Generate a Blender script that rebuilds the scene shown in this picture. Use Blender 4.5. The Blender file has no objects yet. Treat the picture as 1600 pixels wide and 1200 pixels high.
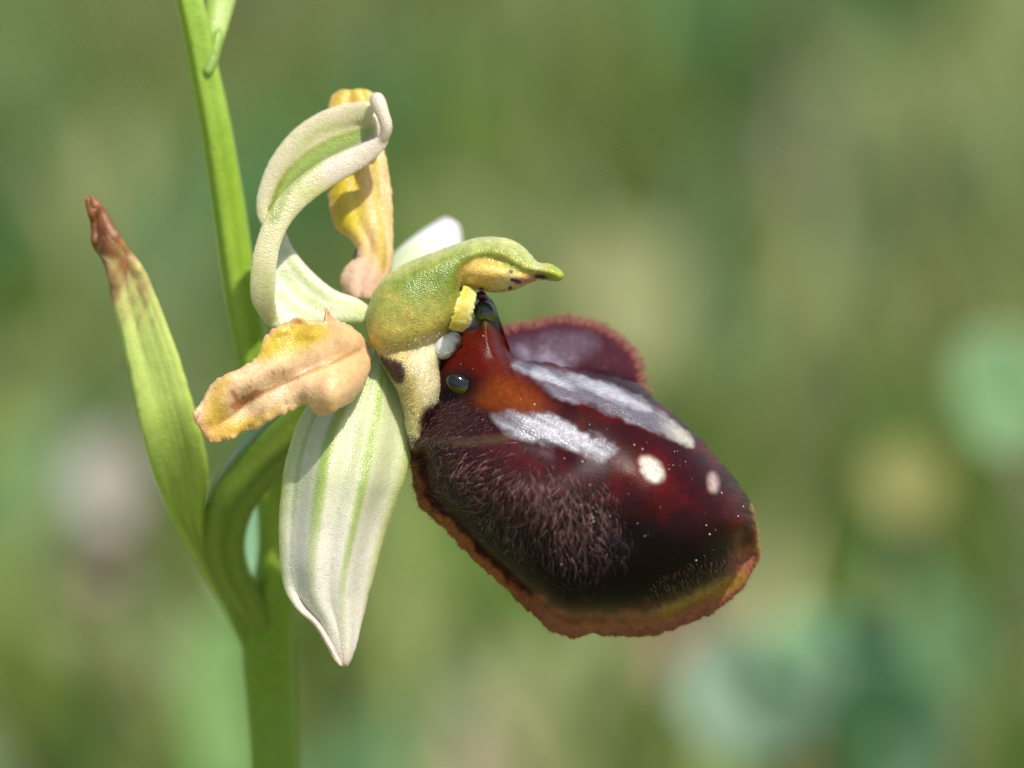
import bpy, bmesh, math, random
import numpy as np
from mathutils import Vector, Matrix

random.seed(7)
rng = np.random.default_rng(7)
scene = bpy.context.scene
col = scene.collection
R = math.radians
scene.unit_settings.system = 'METRIC'
scene.unit_settings.scale_length = 0.01          # one unit is one centimetre: a macro subject

# ------------------------------------------------------------------ camera
DIST = 20.0                                       # camera to the flower, in cm
PITCH = R(12)
FOCUS = np.array([0.0, 0.0, 16.0])
RIGHT = np.array([1.0, 0.0, 0.0])
FWD = np.array([0.0, math.cos(PITCH), -math.sin(PITCH)])
UP = np.array([0.0, math.sin(PITCH), math.cos(PITCH)])
CAM = FOCUS - DIST * FWD
cam_data = bpy.data.cameras.new('camera')
cam = bpy.data.objects.new('camera', cam_data)
col.objects.link(cam)
cam.location = CAM
cam.rotation_euler = (R(90) - PITCH, 0, 0)
cam_data.sensor_width = 36
cam_data.lens = 180
cam_data.clip_start = 0.5
cam_data.clip_end = 6000
cam_data.dof.use_dof = True
cam_data.dof.focus_distance = DIST - 0.12
cam_data.dof.aperture_fstop = 0.31
scene.camera = cam
scene.render.resolution_x, scene.render.resolution_y = 1024, 768

# ------------------------------------------------------------------ sky, sun, exposure
SUN_EL, SUN_AZ = R(60), R(146)                    # azimuth clockwise from +Y: high, over the camera's right shoulder
world = bpy.data.worlds.new('World')
scene.world = world
world.use_nodes = True
wn = world.node_tree
bg = wn.nodes['Background']
sky = wn.nodes.new('ShaderNodeTexSky')
sky.sky_type = 'NISHITA'
sky.sun_disc = False
sky.sun_elevation = SUN_EL
sky.sun_rotation = SUN_AZ
wn.links.new(sky.outputs[0], bg.inputs[0])
bg.inputs[1].default_value = 0.12
sd = bpy.data.lights.new('sun', 'SUN')
sd.energy = 4.2
sd.angle = R(0.55)
sd.color = (1.0, 0.95, 0.86)
sun = bpy.data.objects.new('sun', sd)
col.objects.link(sun)
S = Vector((math.sin(SUN_AZ) * math.cos(SUN_EL), math.cos(SUN_AZ) * math.cos(SUN_EL), math.sin(SUN_EL)))
sun.rotation_euler = S.to_track_quat('Z', 'Y').to_euler()
sun.location = (0, 0, 60)
scene.view_settings.view_transform = 'Standard'
scene.view_settings.look = 'None'
scene.view_settings.exposure = 0.4
scene.view_settings.gamma = 1.0
scene.view_settings.use_curve_mapping = False

# ------------------------------------------------------------------ helpers
def W(p):
    """measured point (right, down in 1/400 cm; depth behind the focus plane in cm) -> world"""
    p = np.asarray(p, float)
    s = (DIST + p[..., 2]) / DIST
    x = (p[..., 0] - 800) / 400 * s
    u = (600 - p[..., 1]) / 400 * s
    return FOCUS + x[..., None] * RIGHT + u[..., None] * UP + p[..., 2][..., None] * FWD

def Winv(w):
    w = np.asarray(w, float)
    q = w - CAM
    z = q @ FWD
    s = z / DIST
    return np.stack([800 + 400 * (q @ RIGHT) / s, 600 - 400 * (q @ UP) / s, z - DIST], -1)

def lin(c):
    c = np.asarray(c, float) / 255.0
    return np.where(c <= 0.04045, c / 12.92, ((c + 0.055) / 1.055) ** 2.4)

def sm(a, b, x):
    t = np.clip((np.asarray(x, float) - a) / (b - a), 0, 1)
    return t * t * (3 - 2 * t)

def vnoise(x, y, seed=0):
    x = np.asarray(x, float); y = np.asarray(y, float)
    xi = np.floor(x).astype(np.int64); yi = np.floor(y).astype(np.int64)
    fx = x - xi; fy = y - yi
    fx = fx * fx * (3 - 2 * fx); fy = fy * fy * (3 - 2 * fy)
    def h(a, b):
        n = (a * 374761393 + b * 668265263 + seed * 974634721) & 0xffffffff
        n = ((n ^ (n >> 13)) * 1274126177) & 0xffffffff
        return ((n ^ (n >> 16)) & 0xffff) / 65535.0
    return (h(xi, yi) * (1 - fx) + h(xi + 1, yi) * fx) * (1 - fy) + (h(xi, yi + 1) * (1 - fx) + h(xi + 1, yi + 1) * fx) * fy

def fbm(x, y, seed=0, o=3):
    a, s, t = 0.0, 0.5, 0.0
    for i in range(o):
        a = a + s * vnoise(np.asarray(x) * 2 ** i, np.asarray(y) * 2 ** i, seed + i); t += s; s *= 0.5
    return a / t - 0.5

def catmull(pts, n, closed=False):
    """Catmull-Rom through pts, resampled evenly to n points"""
    P = np.asarray(pts, float)
    m = len(P)
    if closed:
        Q = np.vstack([P[-1], P, P[0], P[1]]); segs = m
    else:
        Q = np.vstack([2 * P[0] - P[1], P, 2 * P[-1] - P[-2]]); segs = m - 1
    t = np.linspace(0, 1, 24, endpoint=False)[:, None]
    out = []
    for i in range(segs):
        a, b, c, d = Q[i], Q[i + 1], Q[i + 2], Q[i + 3]
        out.append(0.5 * ((2 * b) + (-a + c) * t + (2 * a - 5 * b + 4 * c - d) * t ** 2 + (-a + 3 * b - 3 * c + d) * t ** 3))
    out = np.vstack(out)
    out = np.vstack([out, out[:1] if closed else P[-1:]])
    L = np.concatenate([[0], np.cumsum(np.linalg.norm(np.diff(out[:, :2], axis=0), axis=1))])
    s = np.linspace(0, L[-1], n + 1)[:-1] if closed else np.linspace(0, L[-1], n)
    return np.stack([np.interp(s, L, out[:, k]) for k in range(out.shape[1])], -1)

def seg_dist(x, y, poly, closed=True):
    """distance to a polyline (px)"""
    x = np.asarray(x, float); y = np.asarray(y, float)
    P = np.asarray(poly, float)[:, :2]
    Q = np.roll(P, -1, 0) if closed else P[1:]
    P = P if closed else P[:-1]
    best = np.full(x.shape, 1e9)
    for a, b in zip(P, Q):
        d = b - a
        t = np.clip(((x - a[0]) * d[0] + (y - a[1]) * d[1]) / max(d @ d, 1e-9), 0, 1)
        best = np.minimum(best, np.hypot(x - a[0] - t * d[0], y - a[1] - t * d[1]))
    return best

def inside(x, y, poly):
    x = np.asarray(x, float); y = np.asarray(y, float)
    c = np.zeros(x.shape, bool)
    P = np.asarray(poly, float)[:, :2]
    j = len(P) - 1
    for i in range(len(P)):
        xi, yi = P[i]; xj, yj = P[j]
        if yi != yj:
            c ^= ((yi > y) != (yj > y)) & (x < (xj - xi) * (y - yi) / (yj - yi) + xi)
        j = i
    return c

def pmask(x, y, poly, soft=6, rag=0, rs=18, seed=3):
    """soft mask of a smooth polygon"""
    x = np.asarray(x, float); y = np.asarray(y, float)
    q = catmull(poly, 56, True)
    mg = soft + rag * 1.2 + 2
    near = (x > q[:, 0].min() - mg) & (x < q[:, 0].max() + mg) & (y > q[:, 1].min() - mg) & (y < q[:, 1].max() + mg)
    out = np.zeros(x.shape)
    xn, yn = x[near], y[near]
    d = seg_dist(xn, yn, q)
    d = np.where(inside(xn, yn, q), d, -d)
    if rag:
        d = d + rag * 2 * fbm(xn / rs, yn / rs, seed)
    out[near] = sm(-soft, soft, d)
    return out

def line_mask(x, y, pts, w, soft):
    x = np.asarray(x, float); y = np.asarray(y, float)
    q = catmull(pts, 30)
    mg = w + soft + 1
    near = (x > q[:, 0].min() - mg) & (x < q[:, 0].max() + mg) & (y > q[:, 1].min() - mg) & (y < q[:, 1].max() + mg)
    out = np.zeros(x.shape)
    out[near] = 1 - sm(w, w + soft, seg_dist(x[near], y[near], q, False))
    return out

def mix(a, b, t):
    t = np.asarray(t)[..., None]
    return a * (1 - t) + np.asarray(b) * t

def mesh_obj(name, verts, faces, mat, parent=None, cols=None, weld=0, recalc=True, smooth=True):
    me = bpy.data.meshes.new(name)
    v = np.asarray(verts, float).reshape(-1, 3)
    if parent is not None:
        v = v - np.array(parent['base'])
        if cols is not None and parent.get('tone'):
            cols = np.array(cols, float); cols[..., :3] *= parent['tone']
    me.from_pydata(v.tolist(), [], [tuple(int(i) for i in f) for f in faces])
    if cols is not None:
        c = np.asarray(cols, np.float32).reshape(-1, cols.shape[-1])
        if c.shape[1] == 3:
            c = np.hstack([c, np.full((len(c), 1), 0.5, np.float32)])
        at = me.color_attributes.new('Col', 'FLOAT_COLOR', 'POINT')
        at.data.foreach_set('color', c.astype(np.float32).ravel())
    if weld or recalc:
        bm = bmesh.new(); bm.from_mesh(me)
        if weld:
            bmesh.ops.remove_doubles(bm, verts=bm.verts, dist=weld)
        if recalc:
            bmesh.ops.recalc_face_normals(bm, faces=bm.faces)
        bm.to_mesh(me); bm.free()
    if smooth:
        me.polygons.foreach_set('use_smooth', [True] * len(me.polygons))
    me.materials.append(mat)
    me.update()
    o = bpy.data.objects.new(name, me)
    col.objects.link(o)
    if parent is not None:
        root = parent
        o.parent = root
    return o

def grid_faces(nu, nv, off=0, wrap=False):
    i, j = np.meshgrid(np.arange(nu - 1), np.arange(nv if wrap else nv - 1), indexing='ij')
    j2 = (j + 1) % nv
    a = off + i * nv + j; b = off + i * nv + j2; c = off + (i + 1) * nv + j2; d = off + (i + 1) * nv + j
    return np.stack([a, b, c, d], -1).reshape(-1, 4)

def thing(name, loc, label, cat, group=None):
    e = bpy.data.objects.new(name, None)
    e.location = loc
    e.empty_display_size = 0.5
    col.objects.link(e)
    e['base'] = [float(k) for k in loc]
    e['label'] = label; e['category'] = cat
    if group: e['group'] = group
    return e

def sub(o, parent_part):
    """make o a sub-part of a part whose mesh lives in the same local frame"""
    o.parent = parent_part
    return o

# ---- shape builders (all return world verts, faces, pixel coords, extra u, v)
def ribbon(left, right, dfn, th, nu=120, nv=36, rag=0.0, rs=14, seed=1, curve=None):
    L = catmull(left, nu)[:, :2]; Rr = catmull(right, nu)[:, :2]
    def soften(E, k):
        for _ in range(k):
            E2 = E.copy(); E2[1:-1] = 0.25 * E[:-2] + 0.5 * E[1:-1] + 0.25 * E[2:]; E = E2
        return E
    ks = int(60 * (nu / 170.0) ** 2)
    Ls, Rs = soften(L, ks), soften(Rr, ks)
    if rag:
        k = np.linspace(0, np.linalg.norm(np.diff(L, axis=0), axis=1).sum() / rs, nu)
        fade = np.minimum(1, np.minimum(np.arange(nu), np.arange(nu)[::-1]) / 6.0)[:, None]
        ax = (Rr - L); ax = ax / np.maximum(np.linalg.norm(ax, axis=1, keepdims=True), 1e-6)
        L = L + ax * (fbm(k, k * 0 + 3, seed, 3) * 2 * rag)[:, None] * fade
        Rr = Rr + ax * (fbm(k, k * 0 + 9, seed + 5, 3) * 2 * rag)[:, None] * fade
    u = np.linspace(0, 1, nu)[:, None] * np.ones((1, nv)); v = np.ones((nu, 1)) * np.linspace(0, 1, nv)[None]
    vv = 0.5 - 0.5 * np.cos(np.pi * v)            # denser at the edges
    v = 0.35 * vv + 0.65 * v
    p = Ls[:, None] * (1 - v[..., None]) + Rs[:, None] * v[..., None]
    p = p + (L - Ls)[:, None] * ((1 - v) ** 6)[..., None] + (Rr - Rs)[:, None] * (v ** 6)[..., None]
    d = dfn(u, v, p[..., 0], p[..., 1])
    P = np.concatenate([p, d[..., None]], -1)
    w = W(P)
    gu = np.gradient(w, axis=0); gv = np.gradient(w, axis=1)
    n = np.cross(gu, gv); n /= np.maximum(np.linalg.norm(n, axis=-1, keepdims=True), 1e-9)
    prof = np.sqrt(np.clip(1 - np.abs(2 * v - 1) ** 5, 0, 1)) * np.sqrt(np.clip(1 - np.abs(2 * u - 1) ** 24, 0, 1))
    t = (th * prof)[..., None] * 0.5
    V = np.concatenate([(w + n * t).reshape(-1, 3), (w - n * t).reshape(-1, 3)])
    F = np.vstack([grid_faces(nu, nv), grid_faces(nu, nv, nu * nv)[:, ::-1]])
    return V, F, np.tile(P.reshape(-1, 3), (2, 1)), np.tile(u.ravel(), 2), np.tile(v.ravel(), 2)

def tube(path, widths, flat=1.0, n=90, m=28, ribs=0, ribamp=0.0, twist=0.0, cap=True, wiggle=0, seed=0):
    """path: (px,py,d) control points; widths in px; world-space sweep"""
    if len(widths) != len(path):
        widths = np.interp(np.linspace(0, 1, len(path)), np.linspace(0, 1, len(widths)), widths)
    P4 = catmull(np.hstack([np.asarray(path, float), np.asarray(widths, float)[:, None]]), n)
    P, wpx = P4[:, :3], P4[:, 3]
    wpx = np.convolve(np.pad(wpx, 4, mode='edge'), np.ones(9) / 9, 'valid')
    w = W(P)
    T = np.gradient(w, axis=0); T /= np.linalg.norm(T, axis=1, keepdims=True)
    view = -FWD
    A = np.cross(T, view); A /= np.linalg.norm(A, axis=1, keepdims=True)
    B = np.cross(A, T)
    th = np.linspace(0, 2 * np.pi, m, endpoint=False)
    r = wpx / 800.0
    if cap:
        k = np.minimum(1, np.arange(n) / 5.0); e = np.sqrt(np.clip(1 - (1 - k) ** 2, 0.003, 1))
        r = r * e * e[::-1]
    tt = np.linspace(0, 1, n)[:, None]
    rr = r[:, None] * (1 + ribamp * np.cos(ribs * (th[None] + twist * tt)))
    if wiggle:
        rr = rr * (1 + wiggle * fbm(tt * 14 + 0 * th[None], th[None] * 2 + 0 * tt, seed, 3))
    V = w[:, None] + A[:, None] * (rr * np.cos(th)[None])[..., None] + B[:, None] * (rr * flat * np.sin(th)[None])[..., None]
    V = V.reshape(-1, 3)
    F = [tuple(f) for f in grid_faces(n, m, 0, True)]
    F.append(tuple(range(m))); F.append(tuple(range((n - 1) * m, n * m))[::-1])
    return V, F, Winv(V), np.repeat(np.linspace(0, 1, n), m), np.tile(th, n)

def pillow(outline, center, dfn, hf, hb, Rr, nt=300, nr=70, prof=None, relax=10, rag=0, rs=12, seed=2):
    B = catmull(outline, nt, True)[:, :2]
    c = np.array(center, float)
    Bs = B.copy()
    if rag:
        k = np.arange(nt) / nt
        L = np.linalg.norm(np.diff(B, axis=0), axis=1).sum() / rs
        nz = fbm(np.cos(2 * np.pi * k) * L / 6.28, np.sin(2 * np.pi * k) * L / 6.28, seed, 3)
        o = (B - c); o /= np.linalg.norm(o, axis=1, keepdims=True)
        B = B + o * (nz * 2 * rag)[:, None]
    rad = np.sin(np.linspace(0.0, 1, nr) ** 0.9 * np.pi / 2)
    rad[0] = 0.004
    P = c + rad[:, None, None] * (Bs - c)[None] + (rad ** 14)[:, None, None] * (B - Bs)[None]
    x, y = P[..., 0], P[..., 1]
    step = max(1, nt // 240)
    Bq = Bs[::step]
    h = np.linalg.norm(np.diff(np.vstack([Bq, Bq[:1]]), axis=0), axis=1)
    acc = np.zeros(x.shape); dmin = np.full(x.shape, 1e9)
    for b_, h_ in zip(Bq, h):
        r2 = (x - b_[0]) ** 2 + (y - b_[1]) ** 2 + 1e-3
        acc += h_ / (2 * r2 ** 1.5)
        dmin = np.minimum(dmin, r2)
    dmin = np.minimum(np.sqrt(dmin), (1 - rad)[:, None] * np.linalg.norm(Bs - c, axis=1)[None])
    hm = h.mean()
    wsoft = sm(hm * 0.8, hm * 3, dmin)
    d = (acc ** -0.5) * wsoft + dmin * (1 - wsoft)
    d[-1] = 0
    if prof is None:
        q = np.sqrt(np.clip(1 - (1 - np.clip(d / Rr, 0, 1)) ** 2, 0, 1))
    else:
        q = prof(d, x, y)
    for _ in range(relax):
        qq = q.copy()
        qq[1:-1] = 0.25 * (q[:-2] + q[2:] + np.roll(q, 1, 1)[1:-1] + np.roll(q, -1, 1)[1:-1])
        qq[0] = q[1].mean()
        q = qq
    HF = hf(x, y) if callable(hf) else hf
    HB = hb(x, y) if callable(hb) else hb
    d0 = dfn(x, y)
    f = np.stack([x, y, d0 - HF * q], -1); b = np.stack([x, y, d0 + HB * q], -1)
    V = np.concatenate([W(f).reshape(-1, 3), W(b).reshape(-1, 3)])
    F = [tuple(k) for k in grid_faces(nr, nt, 0, True)] + [tuple(k) for k in grid_faces(nr, nt, nr * nt, True)[:, ::-1]]
    F.append(tuple(range(nt))); F.append(tuple(range(nr * nt, nr * nt + nt))[::-1])
    PX = np.concatenate([f.reshape(-1, 3), b.reshape(-1, 3)])
    return V, F, PX

def fuse(parts, voxel, smooth=6):
    """union of closed shapes as one continuous skin"""
    V, F, off = [], [], 0
    for v, f in parts:
        V.append(v); F += [tuple(int(i) + off for i in k) for k in f]; off += len(v)
    me = bpy.data.meshes.new('fused'); me.from_pydata(np.vstack(V).tolist(), [], F)
    bm = bmesh.new(); bm.from_mesh(me)
    bmesh.ops.remove_doubles(bm, verts=bm.verts, dist=1e-5)
    bmesh.ops.recalc_face_normals(bm, faces=bm.faces); bm.to_mesh(me); bm.free()
    o = bpy.data.objects.new('fused', me); col.objects.link(o)
    m = o.modifiers.new('r', 'REMESH'); m.mode = 'VOXEL'; m.voxel_size = voxel
    s = o.modifiers.new('s', 'SMOOTH'); s.iterations = smooth; s.factor = 0.5
    bpy.context.view_layer.update()
    ev = o.evaluated_get(bpy.context.evaluated_depsgraph_get())
    em = bpy.data.meshes.new_from_object(ev)
    v = np.zeros(len(em.vertices) * 3); em.vertices.foreach_get('co', v)
    f = [tuple(p.vertices) for p in em.polygons]
    bpy.data.objects.remove(o); bpy.data.meshes.remove(me); bpy.data.meshes.remove(em)
    return v.reshape(-1, 3), f

# ------------------------------------------------------------------ materials
def flesh(name, sss=0.5, radius=(0.06, 0.05, 0.02), bump=0.25, bscale=110, spec=0.35, nz=0.25, coat=0.0, bdist=0.006, sheen=0.0, glitter=False):
    m = bpy.data.materials.new(name); m.use_nodes = True
    nt = m.node_tree; N = nt.nodes; Lk = nt.links
    b = N['Principled BSDF']
    at = N.new('ShaderNodeAttribute'); at.attribute_name = 'Col'
    tc = N.new('ShaderNodeTexCoord')
    n1 = N.new('ShaderNodeTexNoise'); n1.inputs['Scale'].default_value = bscale * 0.35; n1.inputs['Detail'].default_value = 4
    Lk.new(tc.outputs['Object'], n1.inputs['Vector'])
    mr = N.new('ShaderNodeMapRange'); mr.inputs['From Min'].default_value = 0.25; mr.inputs['From Max'].default_value = 0.75
    mr.inputs['To Min'].default_value = 1 - nz; mr.inputs['To Max'].default_value = 1 + nz
    Lk.new(n1.outputs['Fac'], mr.inputs['Value'])
    mx = N.new('ShaderNodeVectorMath'); mx.operation = 'SCALE'
    Lk.new(at.outputs['Color'], mx.inputs[0]); Lk.new(mr.outputs['Result'], mx.inputs['Scale'])
    Lk.new(mx.outputs[0], b.inputs['Base Color'])
    Lk.new(at.outputs['Alpha'], b.inputs['Roughness'])
    b.inputs['Specular IOR Level'].default_value = spec
    b.inputs['Subsurface Weight'].default_value = sss
    b.inputs['Subsurface Radius'].default_value = radius
    b.inputs['Subsurface Scale'].default_value = 1.0
    b.inputs['Coat Weight'].default_value = coat
    b.inputs['Coat Roughness'].default_value = 0.25
    b.inputs['Sheen Weight'].default_value = sheen
    if bump:
        vo = N.new('ShaderNodeTexVoronoi'); vo.inputs['Scale'].default_value = bscale
        Lk.new(tc.outputs['Object'], vo.inputs['Vector'])
        n2 = N.new('ShaderNodeTexNoise'); n2.inputs['Scale'].default_value = bscale * 0.2; n2.inputs['Detail'].default_value = 3
        Lk.new(tc.outputs['Object'], n2.inputs['Vector'])
        ad = N.new('ShaderNodeMath'); ad.operation = 'SUBTRACT'
        Lk.new(n2.outputs['Fac'], ad.inputs[0]); Lk.new(vo.outputs['Distance'], ad.inputs[1])
        bp = N.new('ShaderNodeBump'); bp.inputs['Strength'].default_value = bump; bp.inputs['Distance'].default_value = bdist
        Lk.new(ad.outputs[0], bp.inputs['Height']); Lk.new(bp.outputs[0], b.inputs['Normal'])
        if glitter:                               # the silvery marks are crystalline, the velvet is not
            gm = N.new('ShaderNodeMapRange')
            gm.inputs['From Min'].default_value = 0.27; gm.inputs['From Max'].default_value = 0.33
            gm.inputs['To Min'].default_value = bump; gm.inputs['To Max'].default_value = bump * 0.2
            Lk.new(at.outputs['Alpha'], gm.inputs['Value']); Lk.new(gm.outputs[0], bp.inputs['Strength'])
            gs = N.new('ShaderNodeMapRange')
            gs.inputs['From Min'].default_value = 0.27; gs.inputs['From Max'].default_value = 0.33
            gs.inputs['To Min'].default_value = 0.7; gs.inputs['To Max'].default_value = spec
            Lk.new(at.outputs['Alpha'], gs.inputs['Value']); Lk.new(gs.outputs[0], b.inputs['Specular IOR Level'])
        if coat: Lk.new(bp.outputs[0], b.inputs['Coat Normal'])
    return m

def plain(name, rgb, rough=0.5, spec=0.4, sss=0.0, transl=False):
    m = bpy.data.materials.new(name); m.use_nodes = True
    nt = m.node_tree; N = nt.nodes; b = N['Principled BSDF']
    c = lin(rgb)
    n = N.new('ShaderNodeTexNoise'); n.inputs['Scale'].default_value = 3.0
    tc = N.new('ShaderNodeTexCoord'); nt.links.new(tc.outputs['Object'], n.inputs['Vector'])
    cr = N.new('ShaderNodeValToRGB')
    cr.color_ramp.elements[0].position = 0.3; cr.color_ramp.elements[1].position = 0.7
    cr.color_ramp.elements[0].color = (*(c * 0.75), 1); cr.color_ramp.elements[1].color = (*np.minimum(c * 1.2, 1), 1)
    nt.links.new(n.outputs['Fac'], cr.inputs['Fac']); nt.links.new(cr.outputs[0], b.inputs['Base Color'])
    b.inputs['Roughness'].default_value = rough
    b.inputs['Specular IOR Level'].default_value = spec
    b.inputs['Subsurface Weight'].default_value = sss
    b.inputs['Subsurface Radius'].default_value = (0.03, 0.02, 0.01); b.inputs['Subsurface Scale'].default_value = 1.0
    return m

def vcol(name, rough=0.5, spec=0.3, transl=0.0, alpha_rough=False):
    m = bpy.data.materials.new(name); m.use_nodes = True
    nt = m.node_tree; N = nt.nodes; b = N['Principled BSDF']
    at = N.new('ShaderNodeAttribute'); at.attribute_name = 'Col'
    nt.links.new(at.outputs['Color'], b.inputs['Base Color'])
    b.inputs['Roughness'].default_value = rough; b.inputs['Specular IOR Level'].default_value = spec
    if transl:
        t = N.new('ShaderNodeBsdfTranslucent'); nt.links.new(at.outputs['Color'], t.inputs['Color'])
        ms = N.new('ShaderNodeMixShader'); ms.inputs[0].default_value = transl
        nt.links.new(b.outputs[0], ms.inputs[1]); nt.links.new(t.outputs[0], ms.inputs[2])
        nt.links.new(ms.outputs[0], N['Material Output'].inputs['Surface'])
    return m

M_petal = flesh('petal_tissue', 0.65, (0.06, 0.04, 0.02), 0.32, 150, 0.55, 0.12, bdist=0.006)
M_sepal = flesh('sepal_tissue', 0.65, (0.08, 0.075, 0.05), 0.42, 150, 0.65, 0.08, bdist=0.006)
M_green = flesh('stem_tissue', 0.5, (0.05, 0.06, 0.02), 0.25, 70, 0.5, 0.10, bdist=0.006)
M_column = flesh('column_tissue', 0.55, (0.045, 0.045, 0.02), 0.45, 150, 0.6, 0.2, bdist=0.006)
M_lip = flesh('lip_tissue', 0.12, (0.05, 0.01, 0.008), 0.6, 130, 0.12, 0.25, bdist=0.006, glitter=True)
M_bead = flesh('glossy_bead', 0.0, (0.02, 0.02, 0.01), 0.0, 100, 0.5, 0.1)
M_hair = vcol('lip_hair', 0.45, 0.5)
M_fuzz = vcol('pale_fuzz', 0.5, 0.4)
M_speck = vcol('pollen_speck', 0.5, 0.4)
M_papilla = vcol('papilla', 0.16, 0.8)
M_leaf = vcol('meadow_leaf', 0.5, 0.4, 0.35)

# ------------------------------------------------------------------ ground and meadow
def ground_material():
    m = bpy.data.materials.new('meadow_soil'); m.use_nodes = True
    nt = m.node_tree; N = nt.nodes; b = N['Principled BSDF']
    tc = N.new('ShaderNodeTexCoord')
    n = N.new('ShaderNodeTexNoise'); n.inputs['Scale'].default_value = 0.22; n.inputs['Detail'].default_value = 6
    nt.links.new(tc.outputs['Object'], n.inputs['Vector'])
    cr = N.new('ShaderNodeValToRGB')
    e = cr.color_ramp.elements
    e[0].position = 0.33; e[0].color = (*lin((98, 108, 60)), 1)
    e[1].position = 0.7; e[1].color = (*lin((150, 138, 100)), 1)
    k = e.new(0.5); k.color = (*lin((104, 112, 62)), 1)
    nt.links.new(n.outputs['Fac'], cr.inputs['Fac']); nt.links.new(cr.outputs[0], b.inputs['Base Color'])
    b.inputs['Roughness'].default_value = 0.9
    return m

g = []
nx = 40
xs = np.concatenate([-np.geomspace(3000, 4, nx), [0], np.geomspace(4, 3000, nx)])
ys = np.concatenate([-np.geomspace(3000, 4, nx), [0], np.geomspace(4, 3000, nx)])
gx, gy = np.meshgrid(xs, ys, indexing='ij')
gz = 0.7 * fbm(gx / 14, gy / 14, 5, 3) * (np.hypot(gx, gy) > 6)
ground = mesh_obj('ground', np.stack([gx, gy, gz], -1), grid_faces(len(xs), len(ys)), ground_material(), recalc=False)
ground['kind'] = 'structure'

def scatter_blades(name, n, ylo, yhi, palette, hlo, hhi, wlo, whi, lean, mat, label, cat, seed, broad=False):
    r = np.random.default_rng(seed)
    y = ylo + (yhi - ylo) * r.random(n) ** 0.8
    x = (r.random(n) - 0.5) * 2 * (5 + 0.16 * (y + 20))
    h = hlo + (hhi - hlo) * r.random(n) ** 1.5
    wd = wlo + (whi - wlo) * r.random(n)
    az = r.random(n) * 2 * np.pi
    le = lean * (0.3 + r.random(n))
    yaw = r.random(n) * np.pi
    k = 5
    t = np.linspace(0, 1, k)
    V = np.zeros((n, k, 2, 3)); 
    bend = le[:, None] * h[:, None] * t[None] ** 1.7
    cx = x[:, None] + np.cos(az)[:, None] * bend; cy = y[:, None] + np.sin(az)[:, None] * bend
    cz = h[:, None] * (t[None] - 0.25 * le[:, None] * t[None] ** 2) - 0.2
    prof = (np.sin(np.pi * (0.12 + 0.86 * t)) if broad else (1 - t ** 2.2) + 0.04)[None]
    for s, sg in ((0, -1), (1, 1)):
        V[:, :, s, 0] = cx + sg * 0.5 * wd[:, None] * prof * np.cos(yaw)[:, None]
        V[:, :, s, 1] = cy + sg * 0.5 * wd[:, None] * prof * np.sin(yaw)[:, None]
        V[:, :, s, 2] = cz
    base = np.arange(n)[:, None] * (k * 2)
    fs = np.array([[2 * i, 2 * i + 1, 2 * i + 3, 2 * i + 2] for i in range(k - 1)])
    F = (base[:, None, :] + fs[None]).reshape(-1, 4)
    pal = np.array([lin(c) for c in palette])
    patch = 1.5 * fbm(x / 3.2, y / 9, seed + 50, 2)
    idx = np.clip(((r.random(n) * 0.55 + (patch + 0.5) * 0.9 - 0.22) * len(pal)), 0, len(pal) - 1).astype(int)
    c = pal[idx] * np.array([1.26, 1.28, 1.2]) * (0.6 + 0.7 * r.random(n))[:, None]
    C = np.repeat(c, k * 2, 0)
    o = mesh_obj(name, V.reshape(-1, 3), F, mat, None, C, recalc=False)
    o['kind'] = 'stuff'; o['label'] = label; o['category'] = cat
    return o

scatter_blades('grass', 7000, 24, 190, [(64, 98, 52), (82, 116, 64), (104, 124, 52), (118, 134, 62), (134, 140, 82), (158, 152, 108)],
               2.0, 8.0, 0.25, 0.8, 0.5, M_leaf, 'green and straw coloured meadow grass, far out of focus', 'grass', 11)
scatter_blades('ground_cover', 2600, 26, 200, [(60, 98, 58), (78, 122, 78), (106, 148, 104), (98, 124, 48), (118, 138, 68), (148, 150, 104), (160, 146, 120)],
               1.0, 6.5, 1.2, 3.0, 0.9, M_leaf, 'broad leaved meadow herbs blurred behind the orchid', 'ground cover', 12, True)

# ------------------------------------------------------------------ the orchid
BASE = W(np.array([[436, 1200, 1.35]]))[0]
BASE = np.array([BASE[0] + 0.12, BASE[1] + 0.35, -0.3])
orchid = thing('orchid_plant', BASE, 'bee orchid with maroon velvet lip, yellow petals and pale curled sepals on a green stem', 'orchid')
orchid['tone'] = 0.88                             # measured colours are sunlit ones: scale to pigment

def pxd(w): return Winv(np.asarray(w))

# stem ------------------------------------------------------------
foot = W(np.array([430, 1200, 1.35]))
NLOW = 30
low = []
for k in range(NLOW):
    t = k / NLOW
    low.append(tuple(pxd(BASE * (1 - t) + foot * t + np.array([0.0, -0.10, 0.0]) * math.sin(math.pi * t))))
sp = low + [(430, 1200, 1.35), (424, 1090, 1.3), (420, 990, 1.22), (434, 860, 1.08), (420, 700, 0.92), (396, 560, 0.75), (376, 450, 0.66), (357, 320, 0.58),
            (338, 200, 0.5), (318, 100, 0.45), (297, 0, 0.4), (270, -120, 0.4), (250, -260, 0.45), (244, -400, 0.5)]
V, F, PX, U, T = tube(sp, [88] * NLOW + [80, 84, 88, 64, 58, 56, 55, 53, 50, 46, 44, 42, 38, 18], 0.9, 520, 40, 5, 0.05, 0.6)
y = PX[:, 1]; x = PX[:, 0]
cA = lin((168, 196, 72)); cB = lin((142, 178, 42))
c = mix(np.tile(cA, (len(y), 1)), cB, sm(0.3, 0.7, vnoise(T * 3, U * 5, 4)))
c = mix(c, lin((122, 156, 34)), sm(820, 1000, y))  # shade of the flower on the lower stem, painted as darker green
c = mix(c, lin((158, 188, 88)), (1 - sm(0, 350, y)) * 0.45 * sm(-0.2, 0.6, np.sin(T * 1 + 1.2)))  # sunlit right side of the upper stem, painted paler
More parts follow.
